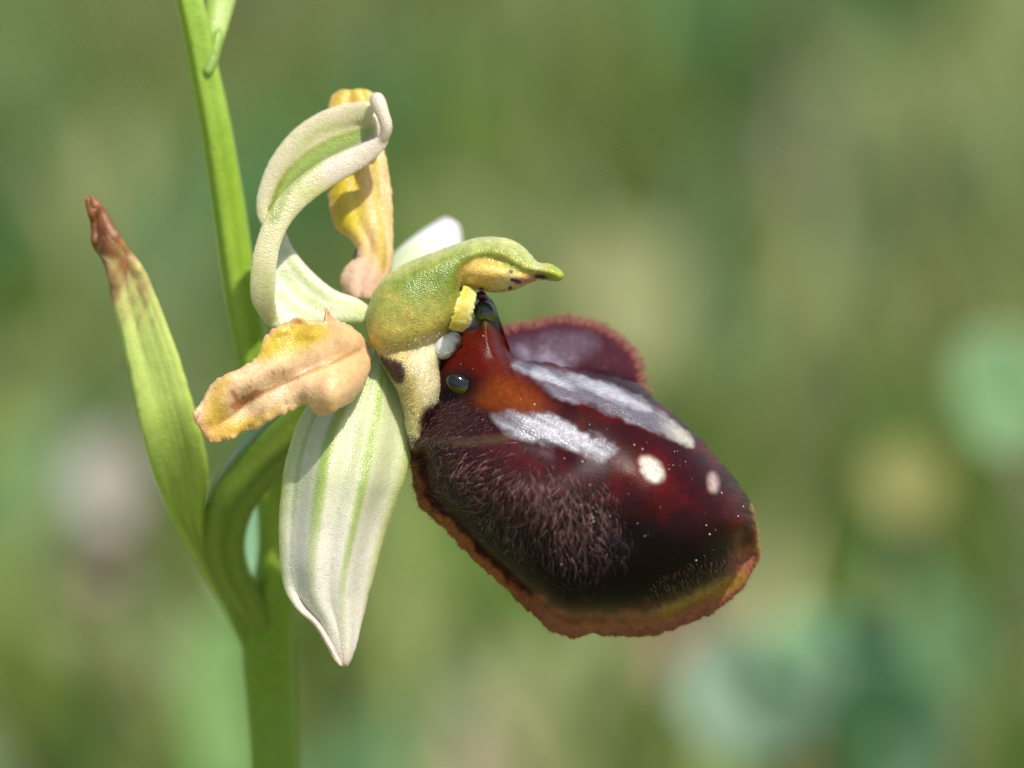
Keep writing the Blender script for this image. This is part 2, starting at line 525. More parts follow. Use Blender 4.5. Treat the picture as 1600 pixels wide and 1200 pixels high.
stem = mesh_obj('stem', V, F, M_green, orchid, np.hstack([c, np.full((len(c), 1), 0.42)]))

# ovary -----------------------------------------------------------
V, F, PX, U, T = tube([(412, 985, 1.15), (385, 935, 1.02), (360, 885, 0.88), (353, 835, 0.78), (366, 775, 0.66), (408, 715, 0.55), (455, 665, 0.45), (510, 605, 0.36), (565, 535, 0.22)],
                      [34, 46, 56, 66, 78, 84, 80, 74, 60], 0.95, 140, 48, 6, 0.045, 1.6)
c = mix(np.tile(lin((128, 152, 50)), (len(U), 1)), lin((108, 136, 38)), 0.5 + 0.5 * np.cos(6 * (T + 1.6 * U)))
ovary = mesh_obj('ovary', V, F, M_green, orchid, np.hstack([c, np.full((len(c), 1), 0.38)]))

# bract -----------------------------------------------------------
bl = [(392, 1060), (377, 1010), (350, 945), (318, 888), (292, 848), (258, 790), (232, 715), (212, 630), (192, 545), (176, 470), (160, 410), (146, 372), (150, 340), (134, 309)]
br = [(424, 1050), (412, 990), (388, 940), (360, 898), (330, 862), (322, 800), (326, 735), (312, 668), (290, 592), (262, 515), (232, 438), (200, 392), (172, 352), (142, 306)]
def dbr(u, v, x, y):
    d = 1.24 - 0.84 * sm(0.02, 0.58, u) - 0.15 * u
    d = d + 0.05 * (1 - (2 * v - 1) ** 2) * sm(0.02, 0.25, u) * (1 - 0.5 * u)
    d = d + 0.07 * sm(0.78, 0.9, u) * fbm(x / 22, y / 40, 8, 2) * 2
    d = d + 0.02 * fbm(v * 5, u * 3, 18, 2) * (1 - sm(0.7, 0.85, u))
    return d
V, F, PX, U, Vv = ribbon(bl, br, dbr, 0.06, 200, 44, 2.0, 26, 4)
c = mix(np.tile(lin((164, 190, 76)), (len(U), 1)), lin((190, 204, 110)), sm(0.3, 0.75, U))
c = mix(c, lin((126, 158, 44)), 1 - sm(0.04, 0.28, U))
vein = np.zeros(len(U))
for vc in (0.33, 0.58, 0.74):
    vein = np.maximum(vein, 1 - sm(0.0, 0.05, np.abs(Vv - vc + 0.02 * np.sin(U * 9 + vc * 20))))
c = mix(c, lin((118, 148, 34)), vein * 0.28 * (1 - sm(0.6, 0.8, U)))
nzb = fbm((PX[:, 0] + 0.4 * PX[:, 1]) / 12, PX[:, 1] / 70, 31, 3)
c = mix(c, lin((188, 170, 110)), sm(0.70, 0.86, U + 0.14 * nzb))
c = mix(c, lin((128, 74, 34)), sm(0.74, 0.93, U + 0.15 * nzb + 0.03 * np.sin(Vv * 17)))
c = mix(c, lin((176, 112, 60)), sm(0.1, 0.35, fbm(PX[:, 0] / 9, PX[:, 1] / 26, 33, 2)) * sm(0.8, 0.88, U) * 0.7)
bract = mesh_obj('bract', V, F, M_green, orchid, np.hstack([c, np.full((len(c), 1), 0.5)]), weld=1e-5)
bract['label'] = 'narrow yellow green bract withered brown at its tip'

# small bract at the top of the stem ------------------------------
V, F, PX, U, T = tube([(322, 112, 0.46), (330, 80, 0.48), (335, 50, 0.50), (341, 15, 0.54), (350, -30, 0.58), (352, -100, 0.62), (345, -170, 0.66), (330, -220, 0.7)],
                      [14, 26, 36, 44, 46, 40, 24, 4], 0.6, 90, 24, 3, 0.05, 0.2)
c = np.tile(lin((158, 182, 84)), (len(U), 1))
c = mix(c, lin((186, 200, 130)), sm(0.3, 1, np.sin(T * 2)) * 0.6)
mesh_obj('small_bract', V, F, M_green, orchid, np.hstack([c, np.full((len(c), 1), 0.45)]))
V, F, PX, U, T = tube([(322, 118, 0.40), (332, 92, 0.42), (340, 60, 0.44), (342, 42, 0.47)], [16, 20, 16, 8], 0.8, 40, 20)
c = np.tile(lin((134, 164, 66)), (len(U), 1))
mesh_obj('bract_base', V, F, M_green, orchid, np.hstack([c, np.full((len(c), 1), 0.45)]))

# lower sepal -----------------------------------------------------
sl = [(588, 548), (545, 575), (505, 605), (470, 650), (450, 705), (438, 775), (436, 850), (443, 915), (462, 950), (488, 972), (508, 1000), (524, 1028), (534, 1041)]
sr = [(598, 548), (612, 572), (628, 610), (640, 660), (642, 705), (634, 750), (616, 795), (600, 840), (588, 885), (574, 935), (562, 985), (550, 1026), (542, 1041)]
def dsl(u, v, x, y):
    d = 0.16 - 0.22 * sm(0, 0.45, u) + 0.05 * sm(0.6, 1, u)
    d = d + 0.17 * (2 * v - 1) ** 2 * np.sin(np.pi * np.clip(u * 0.95 + 0.03, 0, 1)) - 0.05
    d = d + 0.018 * np.cos((v - 0.5) * 19) * np.sin(np.pi * u)
    d = d - 0.07 * (1 - sm(0.0, 0.16, v)) * sm(0.70, 0.84, u)
    d = d + 0.02 * fbm(x / 60, y / 80, 12, 2)
    return d
V, F, PX, U, Vv = ribbon(sl, sr, dsl, 0.035, 200, 70, 1.0, 18, 6)
x, y = PX[:, 0], PX[:, 1]
c = np.tile(lin((228, 220, 204)), (len(U), 1))
c = mix(c, lin((200, 206, 152)), (1 - sm(0.30, 0.66, U)) * 0.85)
c = mix(c, lin((176, 190, 118)), (1 - sm(0.05, 0.28, U)) * 0.85)
em = np.minimum(Vv, 1 - Vv)
c = mix(c, lin((188, 196, 108)), (1 - sm(0.02, 0.13, em)) * (1 - sm(0.62, 0.9, U)) * 0.8)
c = mix(c, lin((214, 186, 168)), (1 - sm(0.01, 0.08, em)) * sm(0.68, 0.85, U) * 0.9)
wob = 0.012 * np.sin(U * 14)
for vc, w, ext, st in ((0.335, 0.042, 0.74, 0.85), (0.66, 0.030, 0.84, 0.8), (0.14, 0.03, 0.72, 0.5)):
    tcur = vc + (0.5 - vc) * 0.15 * (1 - sm(0, 0.3, U)) + wob + (0.5 - vc) * 0.35 * sm(0.75, 1.0, U)
    mk = (1 - sm(w * 0.35, w * 1.25, np.abs(Vv - tcur))) * (1 - sm(ext - 0.30, ext + 0.1, U) * 0.8) * sm(0.0, 0.1, U)
    c = mix(c, lin((150, 172, 66)), mk * st)
c = mix(c, lin((220, 198, 180)), sm(0.93, 0.99, U))
c = c * (1 + 0.10 * fbm(x / 16, y / 26, 41, 3))[:, None]
sep = mesh_obj('sepal', V, F, M_sepal, orchid, np.hstack([c, np.full((len(c), 1), 0.32)]), weld=1e-5)
sep['label'] = 'broad white hanging sepal striped with green veins'

# far sepal -------------------------------------------------------
fl = [(600, 455), (606, 425), (616, 398), (640, 376), (668, 358), (688, 347), (702, 346)]
fr = [(640, 470), (655, 452), (680, 430), (704, 415), (718, 395), (718, 368), (710, 350)]
def dfs(u, v, x, y):
    return 0.35 + 0.62 * u + 0.10 * (2 * v - 1) ** 2
V, F, PX, U, Vv = ribbon(fl, fr, dfs, 0.05, 70, 30, 0.6, 20, 9)
c = mix(np.tile(lin((196, 204, 160)), (len(U), 1)), lin((226, 222, 212)), sm(0.3, 0.7, U))
c = mix(c, lin((222, 206, 204)), sm(0.75, 0.95, U))
mesh_obj('sepal', V, F, M_sepal, orchid, np.hstack([c, np.full((len(c), 1), 0.4)]), weld=1e-5)['label'] = 'pale sepal tip half hidden behind the green column'

# upper curled sepal ----------------------------------------------
base_out = [(590, 492), (562, 468), (522, 452), (484, 420), (458, 388), (444, 360), (424, 352), (408, 385), (400, 425), (398, 462), (408, 496), (434, 517), (474, 514), (530, 508), (575, 505)]
pA = pillow(base_out, (470, 462), lambda x, y: 0.14 + 0.0016 * np.clip(y - 470, -110, 60) * -1 * 0.6 + 0.05 * np.exp(-((x - 470) ** 2 + (y - 450) ** 2) / 1600.0), 0.035, 0.04, 16, 200, 46)
tB = tube([(430, 508, 0.10), (412, 468, 0.02), (412, 420, -0.01), (422, 372, 0.0), (442, 332, 0.02), (476, 296, 0.04), (520, 266, 0.06), (562, 244, 0.08), (596, 222, 0.08), (602, 205, 0.08)],
          [18, 40, 42, 40, 42, 44, 44, 38, 24, 14], 0.32, 120, 28, 0, 0, 0)
tC = tube([(428, 372, 0.12), (412, 340, 0.14), (413, 308, 0.15), (433, 260, 0.16), (468, 217, 0.17), (510, 190, 0.17), (550, 177, 0.16), (586, 172, 0.13)],
          [10, 20, 26, 32, 36, 38, 36, 28], 0.34, 120, 28, 0, 0, 0)
tD = tube([(584, 150, 0.11), (590, 158, 0.08), (598, 178, 0.06), (604, 200, 0.06), (598, 222, 0.08)], [22, 26, 22, 20, 14], 0.9, 60, 24)
ch_out = [(424, 368), (416, 320), (430, 266), (466, 218), (520, 190), (578, 176), (600, 190), (600, 214), (562, 238), (510, 262), (466, 300), (440, 340)]
pE = pillow(ch_out, (470, 250), lambda x, y: 0.175 + 0 * x, 0.015, 0.03, 10, 160, 36)
V, F = fuse([pA[:2], tB[:2], tC[:2], tD[:2], pE[:2]], 0.0075, 5)
PX = Winv(V); x, y, d = PX.T
c = np.tile(lin((206, 198, 152)), (len(x), 1))
c = mix(c, lin((192, 194, 118)), sm(0.0, 0.25, fbm(x / 20, y / 20, 5, 3)) * 0.6)
low_m = pmask(x, y, [(600, 500), (562, 464), (520, 452), (484, 420), (450, 372), (436, 392), (428, 440), (432, 480), (450, 512), (520, 512)], 8) 
c = mix(c, lin((216, 218, 186)), low_m)
for pts in ([(560, 482), (510, 464), (470, 430), (448, 395)], [(565, 490), (510, 484), (468, 458), (442, 425)], [(555, 498), (500, 500), (460, 482), (438, 460)]):
    c = mix(c, lin((180, 192, 112)), line_mask(x, y, pts, 3, 7) * 0.6)
ch_m = pmask(x, y, [(424, 356), (422, 320), (440, 280), (480, 240), (535, 212), (590, 194), (598, 210), (560, 226), (506, 248), (462, 286), (436, 330)], 4) * sm(0.07, 0.12, d)
c = mix(c, lin((158, 176, 84)), ch_m)
c = mix(c, lin((150, 160, 40)), line_mask(x, y, [(424, 345), (430, 305), (455, 262), (505, 224), (560, 204)], 1.5, 4) * 0.7)
c = mix(c, lin((126, 150, 56)), line_mask(x, y, [(430, 345), (446, 305), (480, 266), (530, 238), (580, 215)], 2, 8) * 0.6)
c = mix(c, lin((214, 196, 180)), line_mask(x, y, [(586, 140), (598, 180), (604, 205), (596, 224), (560, 246), (520, 266)], 12, 14) * 0.85)
c = mix(c, lin((208, 194, 164)), line_mask(x, y, [(412, 308), (428, 255), (462, 208), (506, 180), (548, 166)], 8, 12) * 0.6)
c = mix(c, lin((176, 190, 96)), (1 - sm(0, 40, np.hypot(x - 580, y - 492))) * 0.8)
s2 = mesh_obj('sepal', V, F, M_sepal, orchid, np.hstack([c, np.full((len(c), 1), 0.38)]), recalc=False)
s2['label'] = 'pale hooded sepal curled upward with rolled margins'

# far petal (upright, orange) -------------------------------------
pl = [(540, 466), (532, 440), (536, 420), (552, 402), (554, 384), (540, 368), (524, 358), (516, 335), (511, 300), (513, 250), (512, 200), (513, 165), (520, 148), (534, 141)]
pr = [(592, 470), (606, 440), (613, 415), (615, 380), (614, 340), (612, 300), (607, 265), (602, 235), (598, 205), (596, 180), (594, 160), (588, 148), (578, 142), (566, 140)]
def dpt(u, v, x, y):
    d = 0.22 + 0.12 * u - 0.04 * np.sin(np.pi * u)
    d = d + 0.05 * (v - 0.55) ** 2 * 2 + 0.006 * np.cos((v - 0.45) * 16)
    return d + 0.03 * fbm(x / 45, y / 80, 22, 2)
V, F, PX, U, Vv = ribbon(pl, pr, dpt, 0.026, 170, 40, 2.4, 11, 15)
x, y = PX[:, 0], PX[:, 1]
c = np.tile(lin((234, 200, 140)), (len(U), 1))
c = mix(c, lin((208, 184, 46)), pmask(x, y, [(518, 360), (514, 300), (520, 250), (545, 230), (565, 280), (572, 340), (565, 370), (545, 365)], 16))
c = mix(c, lin((202, 176, 60)), line_mask(x, y, [(580, 240), (592, 340), (598, 420)], 3, 7) * 0.7)
c = mix(c, lin((232, 196, 168)), pmask(x, y, [(530, 470), (535, 425), (560, 400), (590, 420), (600, 460), (570, 475)], 16) * 0.9)  # pinkish foot, its colour lightened to offset the shadow cast on it
c = mix(c, lin((206, 178, 62)), (1 - sm(150, 200, y)) * 0.9)
c = mix(c, lin((214, 166, 116)), (1 - sm(0.02, 0.12, np.minimum(Vv, 1 - Vv))) * 0.75)
c = mix(c, lin((150, 100, 52)), (1 - sm(0.0, 0.04, Vv)) * 0.6)
c = mix(c, lin((58, 44, 30)), 1 - sm(6, 14, np.hypot(x - 553, y - 396) + 8 * fbm(x / 5, y / 5, 3, 2)))
c = np.minimum(c * 1.0 * (1 + 0.34 * fbm(x / 8, y / 18, 44, 3))[:, None], 0.92)
p1 = mesh_obj('petal', V, F, M_petal, orchid, np.hstack([c, np.full((len(c), 1), 0.33)]), weld=1e-5)
p1['label'] = 'upright orange yellow petal with a bitten dark notch'

# near petal (yellow, folded to the left) -------------------------
pu = [(578, 545), (560, 520), (540, 505), (520, 496), (510, 482), (506, 500), (492, 500), (470, 496), (448, 503), (428, 513), (412, 528), (404, 555), (384, 570), (366, 580), (340, 592), (326, 606), (316, 626), (302, 644), (306, 660)]
pd = [(578, 560), (576, 582), (566, 606), (548, 628), (524, 642), (500, 650), (490, 644), (482, 630), (468, 634), (452, 644), (438, 650), (424, 656), (410, 666), (398, 672), (382, 674), (362, 686), (344, 691), (330, 692), (322, 684)]
def dpn(u, v, x, y):
    d = 0.02 - 0.24 * sm(0.0, 0.35, u) - 0.02 * u
    e = seg_dist(x, y, catmull([(575, 545), (520, 566), (460, 590), (400, 620), (330, 668)], 24), False)
    d = d + 0.035 * np.exp(-(e / 20) ** 2)
    d = d + 0.03 * np.abs(2 * v - 1) ** 2
    d = d + 0.09 * fbm(x / 80, y / 60, 51, 2) * sm(0.05, 0.3, u)
    d = d + 0.05 * fbm(x / 26, y / 26, 55, 2) * sm(0.32, 0.5, np.abs(v - 0.5))
    d = d + 0.03 * np.exp(-((x - 380) ** 2 + (y - 628) ** 2) / 500.0)
    d = d - 0.05 * np.exp(-((x - 525) ** 2 + (y - 610) ** 2) / 1500.0)
    return d
V, F, PX, U, Vv = ribbon(pu, pd, dpn, 0.026, 240, 72, 3.0, 8, 17)
x, y = PX[:, 0], PX[:, 1]
c = np.tile(lin((236, 198, 152)), (len(U), 1))
c = mix(c, lin((214, 182, 52)), pmask(x, y, [(402, 560), (420, 520), (460, 498), (500, 502), (515, 525), (480, 545), (430, 562)], 14))
c = mix(c, lin((214, 176, 60)), pmask(x, y, [(320, 690), (318, 650), (340, 600), (362, 590), (350, 620), (360, 650), (400, 650), (440, 636), (400, 668), (345, 690)], 12) * 0.9)
c = mix(c, lin((226, 184, 130)), pmask(x, y, [(510, 520), (545, 508), (572, 540), (572, 590), (530, 632), (495, 640), (500, 580)], 18) * 0.8)
e = np.minimum(Vv, 1 - Vv)
c = mix(c, lin((216, 164, 116)), (1 - sm(0.01, 0.09, e)) * 0.8 * sm(0.05, 0.15, U))
c = mix(c, lin((196, 138, 100)), sm(0.9, 0.99, U) * 0.6)
c = mix(c, lin((178, 128, 54)), line_mask(x, y, [(555, 548), (500, 578), (440, 600), (395, 622), (340, 660)], 1.5, 5) * 0.55)
red = line_mask(x, y, [(402, 612), (385, 620), (372, 630), (364, 632)], 3, 6) + 0.9 * line_mask(x, y, [(364, 612), (370, 626)], 2, 5)
sp2 = sm(0.16, 0.26, fbm(x / 7, y / 7, 61, 2)) * pmask(x, y, [(360, 640), (385, 595), (440, 570), (470, 590), (400, 630)], 12)
c = mix(c, lin((176, 92, 50)), np.clip(red * 0.75 + sp2 * 0.6, 0, 0.8))
c = mix(c, lin((168, 112, 80)), (1 - sm(0, 16, np.hypot(x - 510, y - 492))) * 0.6)
c = np.minimum(c * 1.0 * (1 + 0.34 * fbm(x / 8, y / 8, 45, 3))[:, None], 0.92)
p2 = mesh_obj('petal', V, F, M_petal, orchid, np.hstack([c, np.full((len(c), 1), 0.33)]), weld=1e-5)
p2['label'] = 'ragged yellow petal folded back with reddish streaks'

# column ----------------------------------------------------------
hood = [(580, 540), (572, 500), (580, 462), (600, 435), (632, 412), (675, 395), (715, 380), (750, 371), (780, 370), (808, 378), (830, 398), (842, 410), (862, 413), (882, 428), (876, 439), (862, 438), (846, 434), (828, 442),
        (800, 454), (770, 457), (742, 452), (726, 462), (722, 490), (706, 515), (680, 535), (650, 552), (610, 556)]
h1 = pillow(hood, (680, 445), lambda x, y: 0.06 - 0.05 * sm(700, 860, x) + 0 * y, lambda x, y: 0.15 + 0.03 * np.exp(-(((x - 775) / 45) ** 2 + ((y - 432) / 16) ** 2)) - 0.03 * np.exp(-(((x - 722) / 14) ** 2 + ((y - 440) / 30) ** 2)) - 0.035 * np.exp(-(seg_dist(x, y, catmull([(716, 452), (724, 420), (752, 404), (786, 410), (812, 424), (842, 431)], 20), False) / 6.5) ** 2) + 0.02 * fbm(x / 40, y / 40, 35, 2), 0.18, 50, 340, 64, relax=6, rag=2.2, rs=16, seed=21)
thr = [(596, 520), (640, 500), (690, 515), (692, 545), (686, 575), (690, 606), (682, 636), (664, 664), (654, 704), (642, 704), (634, 672), (628, 630), (610, 592), (590, 556)]
h2 = pillow(thr, (655, 590), lambda x, y: 0.05 + 0 * x, lambda x, y: 0.03 + 0.085 * sm(500, 590, y), 0.2, 36, 200, 50, relax=6, rag=2.0, rs=12, seed=22)
V, F = fuse([h1[:2], h2[:2]], 0.0072, 8)
PX = Winv(V); x, y, d = PX.T
c = mix(np.tile(lin((158, 166, 72)), (len(x), 1)), lin((186, 172, 80)), sm(-0.05, 0.3, fbm(x / 22, y / 22, 66, 3)))
c = mix(c, lin((200, 202, 136)), line_mask(x, y, [(600, 430), (680, 388), (770, 366), (820, 380), (840, 405)], 5, 22) * 0.8)  # rim light on the hood's top edge, painted as a pale band
c = mix(c, lin((112, 136, 36)), pmask(x, y, [(600, 445), (640, 425), (690, 404), (730, 398), (722, 440), (690, 465), (640, 465)], 22, 8, 20) * 0.8)
c = mix(c, lin((192, 172, 84)), sm(455, 530, y + 10 * fbm(x / 20, y / 20, 3, 3)))
c = mix(c, lin((196, 172, 92)), sm(520, 570, y))
c = mix(c, lin((218, 204, 160)), pmask(x, y, [(640, 560), (660, 535), (692, 530), (694, 570), (690, 630), (664, 640), (650, 600)], 14) * 0.85)
c = mix(c, lin((178, 178, 96)), (1 - sm(600, 640, x + 0.3 * (600 - y))) * sm(540, 580, y) * 0.6)
c = mix(c, lin((194, 190, 118)), sm(630, 680, y) * 0.8)
# cream pad under the beak
c = mix(c, lin((220, 186, 96)), pmask(x, y, [(716, 440), (722, 415), (750, 404), (785, 412), (800, 425), (830, 432), (805, 456), (770, 460), (735, 456)], 9))
c = mix(c, lin((230, 214, 150)), pmask(x, y, [(770, 440), (800, 428), (815, 438), (800, 450), (772, 455)], 8) * 0.8)
c = mix(c, lin((196, 128, 100)), line_mask(x, y, [(808, 440), (826, 436), (840, 433)], 3, 5) * 0.85)
c = mix(c, lin((38, 26, 14)), line_mask(x, y, [(838, 432), (852, 433), (862, 439)], 1.6, 3))
c = mix(c, lin((38, 26, 14)), line_mask(x, y, [(800, 437), (812, 441)], 1.2, 3))
for px_, py_ in ((798, 425), (797, 450), (722, 452), (752, 452)):
    c = mix(c, lin((50, 38, 18)), 1 - sm(2, 4.5, np.hypot(x - px_, y - py_)))
c = mix(c, lin((170, 182, 60)), sm(846, 866, x))
# brown wedge and dark margins at the base
c = mix(c, lin((52, 22, 22)), pmask(x, y, [(592, 556), (612, 560), (632, 572), (630, 598), (616, 596), (604, 580)], 4))
c = mix(c, lin((56, 20, 22)), pmask(x, y, [(694, 640), (672, 632), (658, 650), (656, 672), (676, 690), (700, 700), (720, 640)], 7, 4, 9))
c = mix(c, lin((60, 24, 20)), line_mask(x, y, [(690, 560), (700, 600), (700, 640)], 4, 6) * 0.8)
c = mix(c, lin((66, 22, 18)), pmask(x, y, [(634, 682), (652, 684), (654, 705), (640, 715)], 4) * 0.9)
c = c * (1 + 0.4 * fbm(x / 7, y / 7, 46, 3))[:, None]
column = mesh_obj('column', V, F, M_column, orchid, np.hstack([c, np.full((len(c), 1), 0.34)]), recalc=False)
column['label'] = 'green beaked column with cream anther and fuzzy yellow throat'
COLV = V

# yellow anther flap
al = [(724, 446), (714, 470), (706, 495), (702, 512), (712, 516)]
ar = [(738, 450), (744, 464), (738, 486), (736, 506), (722, 518)]
V, F, PX, U, Vv = ribbon(al, ar, lambda u, v, x, y: -0.06 - 0.06 * np.sin(np.pi * u) + 0.05 * v + 0.012 * fbm(x / 12, y / 12, 3, 2), 0.016, 80, 24, 4.0, 6, 23)
c = mix(np.tile(lin((218, 198, 84)), (len(U), 1)), lin((230, 216, 150)), Vv ** 2)
an = mesh_obj('anther_flap', V, F, M_petal, orchid, np.hstack([c, np.full((len(c), 1), 0.3)]), weld=1e-5)
sub(an, column)

# lip -------------------------------------------------------------
LIP = [(738, 500), (742, 470), (752, 456), (768, 466), (777, 488), (783, 515), (794, 545), (814, 562), (850, 566), (905, 578), (960, 588), (1000, 603), (1032, 630), (1075, 668), (1115, 708), (1148, 748), (1172, 785), (1185, 825),
       (1186, 865), (1172, 900), (1158, 925), (1122, 952), (1075, 975), (1020, 992), (960, 994), (925, 990), (900, 996), (868, 990), (838, 966), (806, 936), (776, 906), (748, 884), (718, 852), (700, 832), (680, 812), (656, 794),
       (648, 770), (642, 735), (640, 700), (650, 676), (656, 650), (664, 620), (668, 585), (672, 550), (688, 522), (716, 508)]
RIM = [(640, 735), (652, 785), (700, 832), (748, 884), (806, 936), (868, 990), (960, 994), (1075, 975), (1160, 925), (1184, 870)]
def lip_prof(d, x, y):
    dr = seg_dist(x, y, catmull(RIM, 60), False)
    low = sm(70, 20, dr - d) if False else (1 - sm(0, 30, dr - d))
    a = np.sqrt(np.clip(1 - (1 - np.clip(d / 120, 0, 1)) ** 2, 0, 1))
    f = np.clip((d - 24) / 105, 0, 1)
    b = 0.10 * np.sqrt(np.clip(d / 26, 0, 1)) + 0.90 * np.sqrt(np.clip(1 - (1 - f) ** 2.0, 0, 1))
    return a * (1 - low) + b * low
def lip_hf(x, y):
    h = 0.50 + 0 * x
    h = h - 0.22 * (1 - sm(700, 840, x)) * (1 - sm(620, 700, y))
    h = h + 0.12 * np.exp(-(((x - 810) / 95) ** 2 + ((y - 775) / 70) ** 2))
    h = h - 0.035 * np.exp(-(seg_dist(x, y, [(690, 685), (780, 688), (860, 716)], False) / 30.0) ** 2)
    h = h + 0.05 * np.exp(-(((x - 1000) / 120) ** 2 + ((y - 760) / 80) ** 2))
    return h + 0.02 * fbm(x / 70, y / 70, 71, 2)
def lip_d(x, y):
    # tip turns a little away, the far edge lies deeper than the near rim
    ax = (x - 740) * 0.87 + (y - 560) * 0.49
    return 0.12 + 0.10 * sm(300, 560, ax) + 0.0004 * np.clip(760 - y, -200, 200)
V, F, PX = pillow(LIP, (850, 700), lip_d, lip_hf, 0.26, 170, 760, 230, lip_prof, 40, 4.0, 13, 5)
x, y, d = PX.T

SPEC_A = [(800, 572), (812, 562), (850, 576), (905, 588), (960, 606), (1005, 626), (1040, 652), (1078, 684), (1084, 694), (1060, 690), (1020, 672), (970, 652), (920, 632), (870, 620), (850, 604), (826, 586)]
SPEC_B = [(772, 648), (800, 644), (830, 648), (860, 645), (880, 660), (910, 676), (945, 690), (964, 704), (952, 712), (940, 722), (920, 714), (890, 700), (850, 692), (810, 682), (784, 668)]
def lip_color(x, y, d):
    n = fbm(x / 26, y / 26, 81, 3)
    c = np.tile(lin((46, 6, 6)), (len(x), 1))
    c = mix(c, lin((86, 10, 6)), sm(-0.1, 0.35, n) * 0.6)
    c = mix(c, lin((14, 4, 6)), pmask(x, y, [(700, 760), (780, 800), (880, 800), (960, 790), (1080, 820), (1160, 840), (1150, 900), (1060, 950), (900, 960), (800, 900), (720, 840)], 40))  # shade under the lip's overhang, painted near black on the lower half
    # purple bloom along the upper near lobe
    c = mix(c, lin((62, 34, 44)), line_mask(x, y, [(720, 700), (780, 692), (850, 706), (920, 740)], 4, 30) * 0.25)
    c = mix(c, lin((40, 10, 16)), pmask(x, y, [(640, 700), (700, 700), (780, 720), (760, 800), (700, 820), (650, 780)], 24) * 0.6)
    # red brown neck
    nk = pmask(x, y, [(690, 545), (735, 505), (780, 510), (800, 560), (850, 620), (870, 640), (800, 648), (740, 640), (712, 600)], 20)
    c = mix(c, lin((84, 26, 12)), nk)
    c = mix(c, lin((128, 60, 18)), pmask(x, y, [(745, 612), (790, 596), (840, 625), (835, 645), (790, 645), (755, 635)], 22) * 0.8)
    c = mix(c, lin((86, 14, 8)), pmask(x, y, [(700, 560), (740, 540), (765, 560), (760, 590), (720, 590)], 18) * 0.7)
    c = mix(c, lin((70, 60, 24)), pmask(x, y, [(738, 500), (742, 465), (770, 462), (782, 505), (765, 512)], 6) * 0.8)
    c = mix(c, lin((40, 14, 20)), pmask(x, y, [(660, 640), (700, 590), (730, 625), (790, 655), (760, 680), (690, 690)], 14) * 0.9)
    c = mix(c, lin((140, 140, 84)), line_mask(x, y, [(650, 700), (690, 692), (740, 690), (790, 684)], 1, 12) * 0.10)
    # dark socket round the eye-like bead
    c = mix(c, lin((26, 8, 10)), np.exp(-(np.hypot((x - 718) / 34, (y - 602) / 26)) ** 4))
    # rim
    dr = seg_dist(x, y, catmull(RIM, 60), False) + 22 * fbm(x / 18, y / 18, 91, 3)
    rw = 14 + 20 * sm(780, 880, x)
    c = mix(c, lin((98, 36, 22)), 1 - sm(rw * 0.7, rw * 1.6, dr))
    c = mix(c, lin((160, 100, 42)), (1 - sm(rw * 0.5, rw * 1.2, dr)) * (1 - sm(760, 880, x)) * 0.85)
    c = mix(c, lin((158, 98, 74)), (1 - sm(rw * 0.5, rw * 1.2, dr)) * sm(780, 880, x) * 0.9)  # brown-pink lower rim, light shining through it painted into the colour
    c = mix(c, lin((150, 116, 40)), pmask(x, y, [(1035, 950), (1080, 928), (1150, 896), (1166, 905), (1140, 926), (1080, 946), (1040, 968)], 9, 6, 14) * 0.85)
    c = mix(c, lin((168, 150, 84)), line_mask(x, y, [(1180, 790), (1190, 825), (1188, 860)], 3, 8) * 0.8)
    # shining marks
    A = pmask(x, y, SPEC_A, 7, 5, 14, 7); B = pmask(x, y, SPEC_B, 8, 7, 14, 8)
    st = fbm((x * 0.88 + y * 0.47) / 70, (x * -0.47 + y * 0.88) / 9, 14, 3) + 0.25 * fbm(x / 9, y / 9, 15, 2) + 0.35 * B * np.exp(-((x - 850) / 60) ** 2) - 0.15 * A * (1 - sm(850, 900, x)) + 0.4 * line_mask(x, y, [(840, 582), (900, 594), (960, 612), (1010, 634)], 4, 12) - 0.25 * line_mask(x, y, [(850, 604), (920, 624), (990, 652), (1050, 682)], 2, 9)  # streak tones, with a painted highlight along the upper band's top edge
    sc = mix(np.tile(lin((108, 98, 104)), (len(x), 1)), lin((178, 174, 178)), sm(-0.2, 0.45, st))
    c = c * (1 - np.maximum(A, B)[:, None]) + sc * np.maximum(A, B)[:, None]
    c = mix(c, lin((208, 196, 168)), A * sm(1020, 1075, x) * 0.8)
    halo = np.exp(-(np.hypot((x - 1018) / 1.0, (y - 735) / 1.0) / 26) ** 2)
    c = mix(c, lin((130, 30, 24)), halo * 0.5)
    c1 = pmask(x, y, [(1001, 718), (1012, 714), (1028, 722), (1037, 738), (1032, 751), (1018, 752), (1005, 740)], 7, 2, 8)
    c2 = pmask(x, y, [(1108, 744), (1116, 740), (1122, 754), (1118, 768), (1109, 764)], 7)
    c = mix(c, lin((206, 198, 178)), c1 * 0.95); c = mix(c, lin((190, 160, 150)), c2 * 0.9)
    ro = 0.37 + 0.08 * fbm(x / 12, y / 12, 17, 2)
    hairy = pmask(x, y, [(645, 690), (780, 700), (930, 760), (960, 840), (900, 940), (780, 900), (650, 790)], 40)
    ro = ro + 0.2 * hairy
    ro = np.maximum(ro * (1 - nk * 0.1), 0.335)
    ro = ro * (1 - np.maximum(A, B)) + 0.26 * np.maximum(A, B)
    dots = np.maximum(c1, c2 * 0.7)
    ro = ro * (1 - dots) + 0.26 * dots
    return np.hstack([c, np.clip(ro, 0.05, 1)[:, None]])
C = lip_color(x, y, d)
lip = mesh_obj('lip', V, F, M_lip, orchid, C, recalc=True)
lip['label'] = 'swollen maroon velvet lip with two silvery streaks and pale spots'
LIPV, LIPPX = V, PX
NFRONT = 760 * 230

